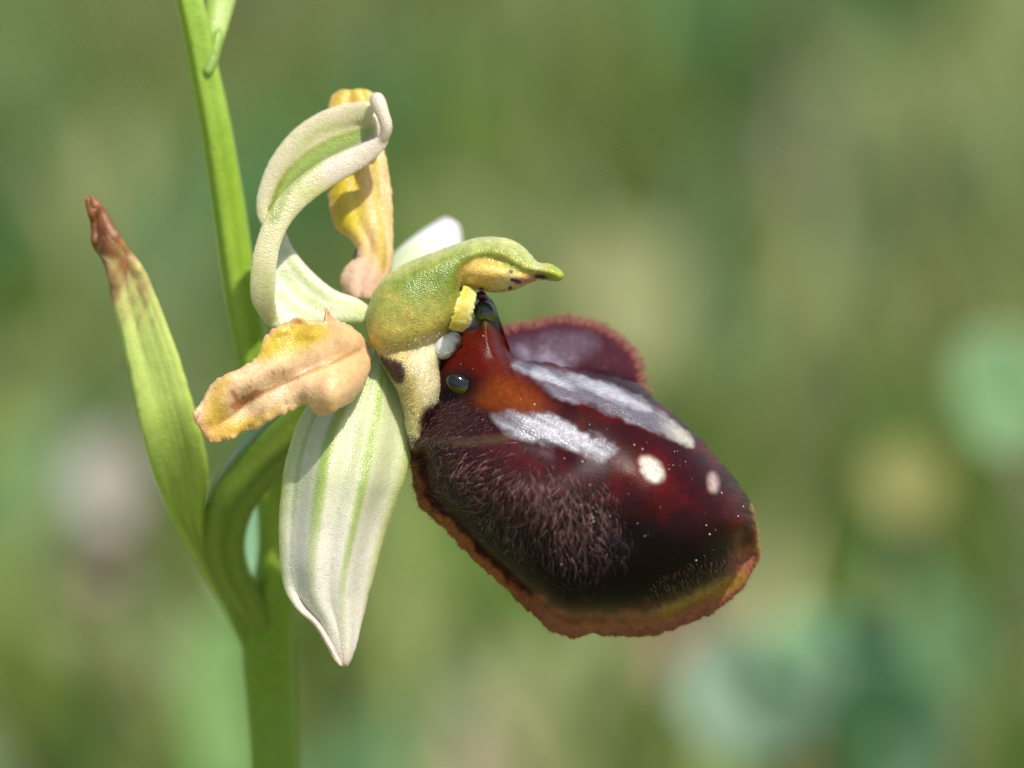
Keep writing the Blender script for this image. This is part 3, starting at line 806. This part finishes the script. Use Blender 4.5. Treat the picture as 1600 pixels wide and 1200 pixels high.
# far side lobe of the lip ---------------------------------------
LOBE = [(770, 560), (776, 530), (800, 514), (838, 508), (872, 501), (905, 503), (940, 514), (968, 532), (990, 556), (1000, 585), (1004, 606), (1020, 640), (980, 660), (900, 650), (820, 620)]
V, F, PX = pillow(LOBE, (890, 585), lambda x, y: 0.40 + 0.0022 * (590 - y), lambda x, y: 0.12 + 0.03 * fbm(x / 30, y / 30, 5, 3), 0.2, 70, 420, 90, None, 10, 2.0, 9, 13)
x, y, d = PX.T
n = fbm(x / 20, y / 20, 19, 3)
c = np.tile(lin((64, 28, 36)), (len(x), 1))
c = mix(c, lin((136, 126, 142)), pmask(x, y, [(790, 540), (850, 528), (905, 520), (930, 540), (900, 560), (880, 590), (840, 570), (805, 562)], 18) * np.clip(0.35 + 0.7 * sm(-0.2, 0.3, fbm(x / 16, y / 16, 29, 3)), 0, 1) * 0.75)  # grey sheen on the hump, painted into the colour
c = mix(c, lin((34, 8, 12)), pmask(x, y, [(890, 585), (930, 575), (985, 590), (1000, 610), (960, 600), (900, 596)], 14))
dt = seg_dist(x, y, catmull(LOBE[1:11], 60), False)
c = mix(c, lin((84, 26, 30)), (1 - sm(3, 14, dt)) * 0.8)
lobe = mesh_obj('side_lobe', V, F, M_lip, orchid, np.hstack([c, np.full((len(c), 1), 0.38)]))
sub(lobe, lip)
LOBEV, LOBEPX = V, PX

# beads and boss --------------------------------------------------
def lip_at(px, py):
    k = np.argmin((LIPPX[:NFRONT, 0] - px) ** 2 + (LIPPX[:NFRONT, 1] - py) ** 2)
    return LIPPX[k, 2]
def bead(name, out, cen, d0, h, colfn, rough, mat, R_=14):
    V, F, PX = pillow(out, cen, lambda x, y: d0 + 0 * x, h, h, R_, 90, 26, relax=4)
    x, y, d = PX.T
    o = mesh_obj(name, V, F, mat, orchid, np.hstack([colfn(x, y), np.full((len(x), 1), rough)]))
    return sub(o, lip)
def egg(cx, cy, a, b, ang, n=10):
    t = np.linspace(0, 2 * np.pi, n, endpoint=False)
    return [(cx + a * math.cos(k) * math.cos(ang) - b * math.sin(k) * math.sin(ang), cy + a * math.cos(k) * math.sin(ang) + b * math.sin(k) * math.cos(ang)) for k in t]
bead('eye_bead', egg(718, 600, 22, 15, 0.5), (718, 600), lip_at(722, 602) + 0.004, 0.032, lambda x, y: mix(np.tile(lin((24, 28, 24)), (len(x), 1)), lin((104, 108, 28)), sm(602, 616, y)), 0.10, M_bead)
bead('eye_bead', egg(757, 488, 20, 17, 0.9), (757, 488), lip_at(757, 488) + 0.03, 0.05, lambda x, y: mix(np.tile(lin((50, 54, 34)), (len(x), 1)), lin((112, 116, 50)), sm(485, 500, y)), 0.13, M_bead)
bead('white_boss', egg(698, 540, 27, 19, -0.6), (698, 540), min(lip_at(704, 542), 0.05) + 0.0, 0.06, lambda x, y: mix(np.tile(lin((222, 220, 206)), (len(x), 1)), lin((120, 56, 34)), np.clip(sm(698, 720, x + 0.4 * (y - 540) + 10 * fbm(x / 7, y / 7, 5, 2)), 0, 1)), 0.45, M_sepal)
bead('dark_tip', egg(752, 462, 9, 8, 0.2), (752, 462), lip_at(754, 466) + 0.0, 0.04, lambda x, y: np.tile(lin((92, 34, 42)), (len(x), 1)), 0.3, M_bead)

# ---- hairs: bent tapering cones ---------------------------------
def vert_normals(V, F):
    n = np.zeros_like(V)
    Q = np.array([f for f in F if len(f) == 4])
    fn = np.cross(V[Q[:, 2]] - V[Q[:, 0]], V[Q[:, 3]] - V[Q[:, 1]])
    for k in range(4):
        np.add.at(n, Q[:, k], fn)
    return n / np.maximum(np.linalg.norm(n, axis=1, keepdims=True), 1e-12)

def hairs(name, base, nrm, dirpx, length, rad, colr, mat, parent_part, lift=0.5, curl=0.25, droop=0.3, seg=4, seed=1, lo=0.6, hi=1.2):
    r = np.random.default_rng(seed)
    n = len(base)
    if n == 0: return None
    tan = dirpx[:, :1] * RIGHT[None] - dirpx[:, 1:2] * UP[None]
    tan = tan - nrm * (tan * nrm).sum(1, keepdims=True)
    tan /= np.maximum(np.linalg.norm(tan, axis=1, keepdims=True), 1e-6)
    L = (length * (lo + (hi - lo) * r.random(n)) / 400.0)[:, None]
    lf = (lift * (0.5 + r.random(n)))[:, None]
    side = np.cross(tan, nrm)
    cu = (curl * (r.random(n) - 0.5) * 2)[:, None]
    t = np.linspace(0, 1, seg + 1)
    pts = np.stack([base - 0.004 * nrm + L * (tan * (k * (0.35 + 0.65 * k)) + nrm * lf * (k - droop * k * k) + side * cu * k * k + np.array([0, 0, -1]) * 0.15 * k * k) for k in t], 1)
    T = np.gradient(pts, axis=1); T /= np.maximum(np.linalg.norm(T, axis=2, keepdims=True), 1e-9)
    a = np.cross(T, side[:, None] + 0.01); a /= np.maximum(np.linalg.norm(a, axis=2, keepdims=True), 1e-9)
    b = np.cross(T, a)
    R_ = (rad / 400.0) * (0.8 + 0.4 * r.random(n))[:, None] * (1 - 0.75 * t[None] ** 1.5)
    ring = []
    for k in range(3):
        an = 2 * math.pi * k / 3
        ring.append(pts + R_[..., None] * (math.cos(an) * a + math.sin(an) * b))
    Vh = np.stack(ring, 2)                       # n, seg+1, 3, 3
    per = (seg + 1) * 3
    fs = []
    for i in range(seg):
        for k in range(3):
            k2 = (k + 1) % 3
            fs.append([i * 3 + k, i * 3 + k2, (i + 1) * 3 + k2, (i + 1) * 3 + k])
    Fh = (np.arange(n)[:, None, None] * per + np.array(fs)[None]).reshape(-1, 4)
    cc = np.asarray(colr) if np.ndim(colr) == 2 else np.tile(colr, (n, 1))
    cc = cc * (0.65 + 0.7 * r.random(n))[:, None]
    o = mesh_obj(name, Vh.reshape(-1, 3), Fh, mat, orchid, np.repeat(cc, per, 0), recalc=False)
    o['kind'] = 'stuff'
    return sub(o, parent_part)

def pick(V, PX, N, weight, n, seed, jitter=1.0):
    r = np.random.default_rng(seed)
    w = np.clip(weight, 0, None)
    # weight by local area in the picture plane
    idx = r.choice(len(V), n, p=w / w.sum())
    b = V[idx] + (r.random((n, 3)) - 0.5) * jitter / 400.0 * 3
    return idx, b

LIPN = vert_normals(LIPV, F if False else [tuple(k) for k in np.vstack([grid_faces(230, 760, 0, True), grid_faces(230, 760, 760 * 230, True)[:, ::-1]])])
fr = np.arange(len(LIPV)) < NFRONT
if (LIPN[fr] @ (-FWD)).mean() < 0: LIPN = -LIPN
# the polar grid is dense at its centre: undo that when sampling
rad_area = np.linalg.norm(LIPPX[:, :2] - np.array([850, 700]), axis=1)
rr_ = np.sin(np.linspace(0.0, 1, 230) ** 0.9 * np.pi / 2); drr = np.gradient(rr_)
cell = np.tile(np.repeat(rr_ * drr, 760), 2)
x, y, d = LIPPX.T
cell = cell * np.tile(np.tile(np.hypot(*(LIPPX[NFRONT - 760:NFRONT, :2] - np.array([850, 700])).T) ** 2, 230), 2)

m1 = pmask(x, y, [(668, 722), (720, 706), (780, 712), (850, 738), (910, 772), (938, 798), (936, 835), (905, 858), (860, 850), (790, 835), (715, 812), (672, 785)], 44, 26, 24) * fr * cell
i1, b1 = pick(LIPV, LIPPX, LIPN, m1, 1700, 3)
bx, by = x[i1], y[i1]
ang = np.interp(bx + 0.25 * (by - 780), [660, 740, 800, 860, 940], [math.pi * 0.96, math.pi * 0.86, math.pi * 0.70, math.pi * 0.56, math.pi * 0.42])
ang = ang + rng.normal(0, 0.22, len(ang)) + 0.9 * fbm(bx / 30, by / 30, 77, 2)
dp = np.stack([np.cos(ang), np.sin(ang)], -1)
cl = mix(np.tile(lin((184, 132, 122)), (len(bx), 1)), lin((48, 20, 20)), rng.random(len(bx)) ** 0.8)
hairs('hair', b1, LIPN[i1], dp, 16, 0.5, cl, M_hair, lip, 0.36, 0.6, 0.4, 4, 5, 0.4, 1.25)

m2 = pmask(x, y, [(642, 700), (700, 690), (790, 700), (900, 750), (960, 800), (980, 850), (960, 890), (920, 910), (870, 905), (770, 855), (665, 775)], 24, 12, 30) * fr * cell
i2, b2 = pick(LIPV, LIPPX, LIPN, m2, 2200, 13)
bx, by = x[i2], y[i2]
ang = np.interp(bx, [640, 760, 900, 1050, 1170], [math.pi * 0.85, math.pi * 0.7, math.pi * 0.5, math.pi * 0.4, math.pi * 0.3]) + rng.normal(0, 0.3, len(bx))
cl = mix(np.tile(lin((66, 32, 34)), (len(bx), 1)), lin((14, 5, 6)), rng.random(len(bx)))
hairs('hair', b2, LIPN[i2], np.stack([np.cos(ang), np.sin(ang)], -1), 11, 0.6, cl, M_hair, lip, 0.5, 0.5, 0.3, 3, 6)

# velvet along the rim
dr = seg_dist(x, y, catmull(RIM, 60), False)
m3 = (1 - sm(2, 16, dr)) * cell * fr + (1 - sm(0, 8, seg_dist(x, y, catmull([(1184, 880), (1186, 840), (1172, 790)], 20), False))) * cell * 0.6
i3, b3 = pick(LIPV, LIPPX, LIPN, m3, 2600, 23)
bx, by = x[i3], y[i3]
ang = np.interp(bx, [640, 760, 900, 1050, 1170], [math.pi * 0.9, math.pi * 0.75, math.pi * 0.5, math.pi * 0.4, math.pi * 0.1]) + rng.normal(0, 0.3, len(bx))
cl = mix(np.tile(lin((176, 112, 74)), (len(bx), 1)), lin((134, 66, 36)), rng.random(len(bx)))
hairs('hair', b3, LIPN[i3], np.stack([np.cos(ang), np.sin(ang)], -1), 6, 0.55, cl, M_hair, lip, 0.4, 0.4, 0.2, 2, 7)

# tuft above the yellow rim near the lip's tip
m4 = line_mask(x, y, [(1030, 930), (1110, 896), (1165, 868)], 8, 30) * fr * cell
i4, b4 = pick(LIPV, LIPPX, LIPN, m4, 420, 33)
ang = rng.normal(math.pi * 0.35, 0.3, len(i4))
hairs('hair', b4, LIPN[i4], np.stack([np.cos(ang), np.sin(ang)], -1), 9, 0.45, mix(np.tile(lin((110, 72, 66)), (len(i4), 1)), lin((60, 26, 26)), rng.random(len(i4))), M_hair, lip, 0.6, 0.4, 0.2, 3, 8)

# fur on the far lobe
LN = vert_normals(LOBEV, [tuple(k) for k in np.vstack([grid_faces(90, 420, 0, True), grid_faces(90, 420, 90 * 420, True)[:, ::-1]])])
lf = np.arange(len(LOBEV)) < 90 * 420
if (LN[lf] @ (-FWD)).mean() < 0: LN = -LN
lx, ly, ld = LOBEPX.T
dt = seg_dist(lx, ly, catmull(LOBE[1:11], 60), False)
i5, b5 = pick(LOBEV, LOBEPX, LN, (1 - sm(0, 11, dt)) * 1.0, 2000, 43)
o_ = np.stack([lx[i5] - 890, ly[i5] - 590], -1); o_ /= np.linalg.norm(o_, axis=1, keepdims=True)
o_ = o_ + rng.normal(0, 0.25, o_.shape) + np.array([0.1, -0.5])
cl = mix(np.tile(lin((128, 54, 52)), (len(i5), 1)), lin((200, 140, 112)), rng.random(len(i5)) ** 2)
hf_ = hairs('hair', b5, LN[i5], o_, 15, 0.42, cl, M_hair, lip, 0.9, 0.3, 0.2, 3, 9)

# pale fuzz on the throat and dark fuzz on its base
CN = np.zeros_like(COLV)
me = column.data
nn = np.zeros(len(me.vertices) * 3); me.vertices.foreach_get('normal', nn); CN = nn.reshape(-1, 3)
cx_, cy_, cd_ = Winv(COLV).T
facing = (CN @ (-FWD)) > 0.1
m6 = pmask(cx_, cy_, [(600, 545), (640, 530), (690, 530), (694, 600), (690, 640), (650, 690), (635, 650), (615, 600)], 12) * facing
i6, b6 = pick(COLV, None, CN, m6, 1300, 53)
ang = rng.uniform(0, 2 * math.pi, len(i6)) * 0.35 + math.pi * 0.35
dk = pmask(cx_[i6], cy_[i6], [(694, 640), (672, 632), (658, 650), (656, 672), (676, 690), (700, 700), (720, 640)], 7) + pmask(cx_[i6], cy_[i6], [(592, 556), (612, 560), (632, 572), (630, 598), (616, 596), (604, 580)], 4)
cl = mix(np.tile(lin((240, 228, 186)), (len(i6), 1)), lin((92, 48, 48)), np.clip(dk, 0, 1))
hairs('fuzz', b6, CN[i6], np.stack([np.cos(ang), np.sin(ang)], -1), 6, 0.4, cl, M_fuzz, column, 0.7, 0.8, 0.5, 3, 10)
m7 = pmask(x, y, [(652, 668), (690, 625), (735, 630), (770, 660), (740, 690), (680, 700)], 12) * fr * cell
i7, b7 = pick(LIPV, LIPPX, LIPN, m7, 800, 63)
ang = rng.normal(math.pi * 0.6, 0.6, len(i7))
hairs('hair', b7, LIPN[i7], np.stack([np.cos(ang), np.sin(ang)], -1), 8, 0.55, mix(np.tile(lin((96, 58, 58)), (len(i7), 1)), lin((50, 20, 24)), rng.random(len(i7))), M_hair, lip, 0.7, 0.6, 0.4, 3, 11)

# curled loose hair
th = np.linspace(0, 1, 14)
cur = [(908 - 6 * math.sin(k * 6.0 + 0.6), 862 + 34 * k - 16 * max(0, k - 0.72) * 3.2, -0.52 - 0.02 * math.sin(k * 3)) for k in th]
cur = [(906, 858, -0.40), (903, 872, -0.43), (904, 884, -0.44), (911, 891, -0.44), (919, 888, -0.44), (922, 880, -0.43)]

# pollen dust on the lip
m8 = (pmask(x, y, [(700, 540), (800, 560), (1000, 640), (1160, 770), (1170, 880), (1000, 880), (900, 900), (820, 720), (720, 650)], 30) * (0.06 + sm(0.05, 0.25, fbm(x / 24, y / 24, 101, 2)))) * fr * cell
i8, b8 = pick(LIPV, LIPPX, LIPN, m8, 110, 73)
r8 = rng.uniform(0.5, 1.8, len(i8)) ** 1.5 / 400.0 * 0.7
octv = np.array([(1, 0, 0), (-1, 0, 0), (0, 1, 0), (0, -1, 0), (0, 0, 1), (0, 0, -1)], float)
octf = np.array([(0, 2, 4), (2, 1, 4), (1, 3, 4), (3, 0, 4), (2, 0, 5), (1, 2, 5), (3, 1, 5), (0, 3, 5)])
V8 = (b8 + LIPN[i8] * r8[:, None] * 0.4)[:, None] + octv[None] * r8[:, None, None]
F8 = (np.arange(len(i8))[:, None, None] * 6 + octf[None]).reshape(-1, 3)
c8 = mix(np.tile(lin((214, 190, 160)), (len(i8), 1)), lin((236, 226, 210)), rng.random(len(i8)))
dust = mesh_obj('pollen_dust', V8.reshape(-1, 3), F8, M_speck, orchid, np.repeat(c8, 6, 0), recalc=False)
dust['kind'] = 'stuff'; sub(dust, lip)

# glistening papillae on the tissues: tiny swollen cells that catch the sun
def papillae(part, n, rlo, rhi, box, seed, lighten=1.25):
    me = part.data
    k = len(me.vertices)
    co = np.zeros(k * 3); me.vertices.foreach_get('co', co); co = co.reshape(-1, 3)
    no = np.zeros(k * 3); me.vertices.foreach_get('normal', no); no = no.reshape(-1, 3)
    cc = np.zeros(k * 4, np.float32); me.color_attributes['Col'].data.foreach_get('color', cc); cc = cc.reshape(-1, 4)[:, :3]
    px = Winv(co + BASE)
    ok = ((no @ (-FWD)) > -0.15) & (px[:, 0] > box[0]) & (px[:, 1] > box[1]) & (px[:, 0] < box[2]) & (px[:, 1] < box[3])
    w = ok * (0.25 + sm(-0.1, 0.25, fbm(px[:, 0] / 24, px[:, 1] / 24, seed, 2)))
    r = np.random.default_rng(seed)
    idx = r.choice(k, n, p=w / w.sum())
    rr = r.uniform(rlo, rhi, n) / 400.0
    b = co[idx] + (r.random((n, 3)) - 0.5) * 0.004
    V = (b + no[idx] * rr[:, None] * 0.2)[:, None] + octv[None] * rr[:, None, None]
    F = (np.arange(n)[:, None, None] * 6 + octf[None]).reshape(-1, 3)
    c = np.clip(cc[idx] * lighten, 0, 0.9) / orchid['tone']
    o = mesh_obj('papillae', V.reshape(-1, 3) + BASE, F, M_papilla, orchid, np.repeat(c, 6, 0), recalc=False)
    o['kind'] = 'stuff'
    return sub(o, part)
ALL = (0, -50, 1600, 1250)
papillae(sep, 1300, 0.4, 0.85, ALL, 201)
papillae(s2, 1000, 0.4, 0.85, ALL, 202)
papillae(p2, 1100, 0.4, 0.9, ALL, 203)
papillae(p1, 500, 0.4, 0.85, ALL, 204)
papillae(column, 1300, 0.4, 0.85, ALL, 205)
papillae(stem, 260, 0.5, 1.2, (250, -40, 420, 420), 206)

# ------------------------------------------------------------------ soft plants behind the orchid
def round_leaf(center, rx, ry, tilt, yaw, cup, color, color2, n=28, m=10, lobes=0, seed=0, waist=0.0):
    """a cupped leaf blade, centre in world, with thickness; returns verts, faces, cols"""
    t = np.linspace(0, 2 * np.pi, n, endpoint=False)
    rr = np.linspace(0.02, 1, m)
    k = 1 + (0.08 * np.cos(lobes * t) if lobes else 0) + 0.05 * np.sin(3 * t + seed)
    X = rr[:, None] * rx * (k * np.cos(t))[None]; Y = rr[:, None] * ry * (k * np.sin(t))[None]
    Z = cup * (rr[:, None] ** 2) * (1 + 0.3 * np.cos(2 * t))[None] - 0.10 * rx * np.exp(-(X / (0.12 * rx)) ** 2)
    top = np.stack([X, Y, Z + 0.02], -1).reshape(-1, 3); bot = np.stack([X, Y, Z - 0.02], -1).reshape(-1, 3)
    P = np.vstack([top, bot])
    M = Matrix.Rotation(yaw, 3, 'Z') @ Matrix.Rotation(tilt, 3, 'X')
    P = P @ np.array(M).T + np.asarray(center)
    F = [tuple(f) for f in grid_faces(m, n, 0, True)] + [tuple(f) for f in grid_faces(m, n, m * n, True)[:, ::-1]]
    F += [((m - 1) * n + i, (m - 1) * n + (i + 1) % n, m * n + (m - 1) * n + (i + 1) % n, m * n + (m - 1) * n + i) for i in range(n)]
    c = mix(np.tile(lin(color), (m * n, 1)), lin(color2), np.repeat(sm(0.5, 1.0, rr), n))
    return P, F, np.vstack([c, c])

def stalk(p0, p1, w0, w1, bend, n=14, m=8):
    t = np.linspace(0, 1, n)[:, None]
    P = np.asarray(p0) * (1 - t) + np.asarray(p1) * t + np.array(bend) * np.sin(np.pi * t)
    T = np.gradient(P, axis=0); T /= np.linalg.norm(T, axis=1, keepdims=True)
    A = np.cross(T, (0.3, 1, 0.1)); A /= np.linalg.norm(A, axis=1, keepdims=True); B = np.cross(T, A)
    a = np.linspace(0, 2 * np.pi, m, endpoint=False)
    r = (w0 * (1 - t) + w1 * t)[:, :, None] * 0.5
    V = P[:, None] + r * (A[:, None] * np.cos(a)[None, :, None] + B[:, None] * np.sin(a)[None, :, None])
    F = [tuple(f) for f in grid_faces(n, m, 0, True)] + [tuple(range(m)), tuple(range((n - 1) * m, n * m))]
    return V.reshape(-1, 3), F

def herb(name, px, py, depth, leaves, label, cat, stalk_col=(104, 138, 60), group=None):
    """leaves: list of (dx, dy, dz, rx, ry, tilt, yaw, cup, c1, c2) in cm from the picked point"""
    c = W(np.array([px, py, depth], float))
    base = np.array([c[0] + 0.3, c[1] + 0.8, -0.3])
    root = thing(name, base, label, cat, group)
    for i, (dx, dy, dz, rx, ry, ti, ya, cu, c1, c2) in enumerate(leaves):
        p = c + np.array([dx, dy, dz])
        P, F, C = round_leaf(p, rx, ry, ti, ya, cu, c1, c2, seed=i)
        mesh_obj('leaf', P, F, M_leaf, root, C)
        V, F = stalk(base, p, 0.22, 0.12, (0.2 * math.sin(i * 2), 0.3, 0))
        mesh_obj('stalk', V, F, M_leaf, root, np.tile(lin(stalk_col), (len(V), 1)))
    return root

herb('clover', 1555, 612, 15, [(0.02, 0, 0.0, 0.34, 0.44, R(70), R(10), 0.08, (130, 166, 114), (140, 174, 124))],
     'pale green clover leaf held upright, blurred behind the lip', 'plant')
herb('meadow_herb', 1290, 1105, 16, [(-0.45, 0.2, 0.0, 0.6, 0.5, R(52), R(-25), 0.15, (112, 142, 112), (132, 156, 128)), (0.35, -0.2, -0.15, 0.5, 0.55, R(70), R(30), 0.15, (54, 92, 54), (78, 116, 76)),
                                    (0.05, 0.3, 0.32, 0.5, 0.3, R(55), 0, 0.1, (108, 152, 104), (128, 168, 120))],
     'bluish green broad leaved herb below the tip of the lip', 'plant')
herb('small_daisy', 1412, 760, 26, [(0, 0, 0, 0.32, 0.32, R(65), 0, 0.1, (174, 168, 104), (170, 164, 98))],
     'round straw yellow flower head standing in the blurred meadow', 'flower', (128, 130, 70))
herb('pink_flower', 165, 790, 24, [(0, 0, 0.2, 0.32, 0.42, R(75), 0.2, 0.1, (188, 178, 168), (190, 180, 170)), (0.05, 0.1, -0.45, 0.26, 0.3, R(75), -0.3, 0.1, (186, 158, 144), (182, 156, 140))],
     'pale pink flower beside the withered bract, far out of focus', 'flower', (128, 130, 80))
herb('pink_flower', 1085, 1030, 30, [(0, 0, 0, 0.4, 0.45, R(70), 0.2, 0.1, (176, 142, 116), (180, 146, 120))],
     'dull pink flower below the brown rim of the lip', 'flower', (128, 130, 80))
herb('meadow_herb', 985, 470, 34, [(0, 0, 0, 0.55, 0.8, R(70), 0.2, 0.1, (160, 162, 110), (160, 162, 110))],
     'straw coloured dry leaf behind the hairy far lobe', 'plant', (128, 130, 80))
herb('meadow_herb', 375, 1100, 20, [(-0.1, 0, 0, 0.35, 0.75, R(80), 0.2, 0.1, (140, 178, 108), (146, 182, 112))],
     'light green leaf directly behind the foot of the stem', 'plant', (128, 150, 80))
herb('meadow_herb', 400, 850, 16, [(0, 0, 0, 0.3, 0.45, R(80), 0.2, 0.1, (150, 190, 150), (156, 196, 156))],
     'pale leaf glimpsed between stem and ovary', 'plant', (128, 150, 80))

bpy.context.view_layer.update()
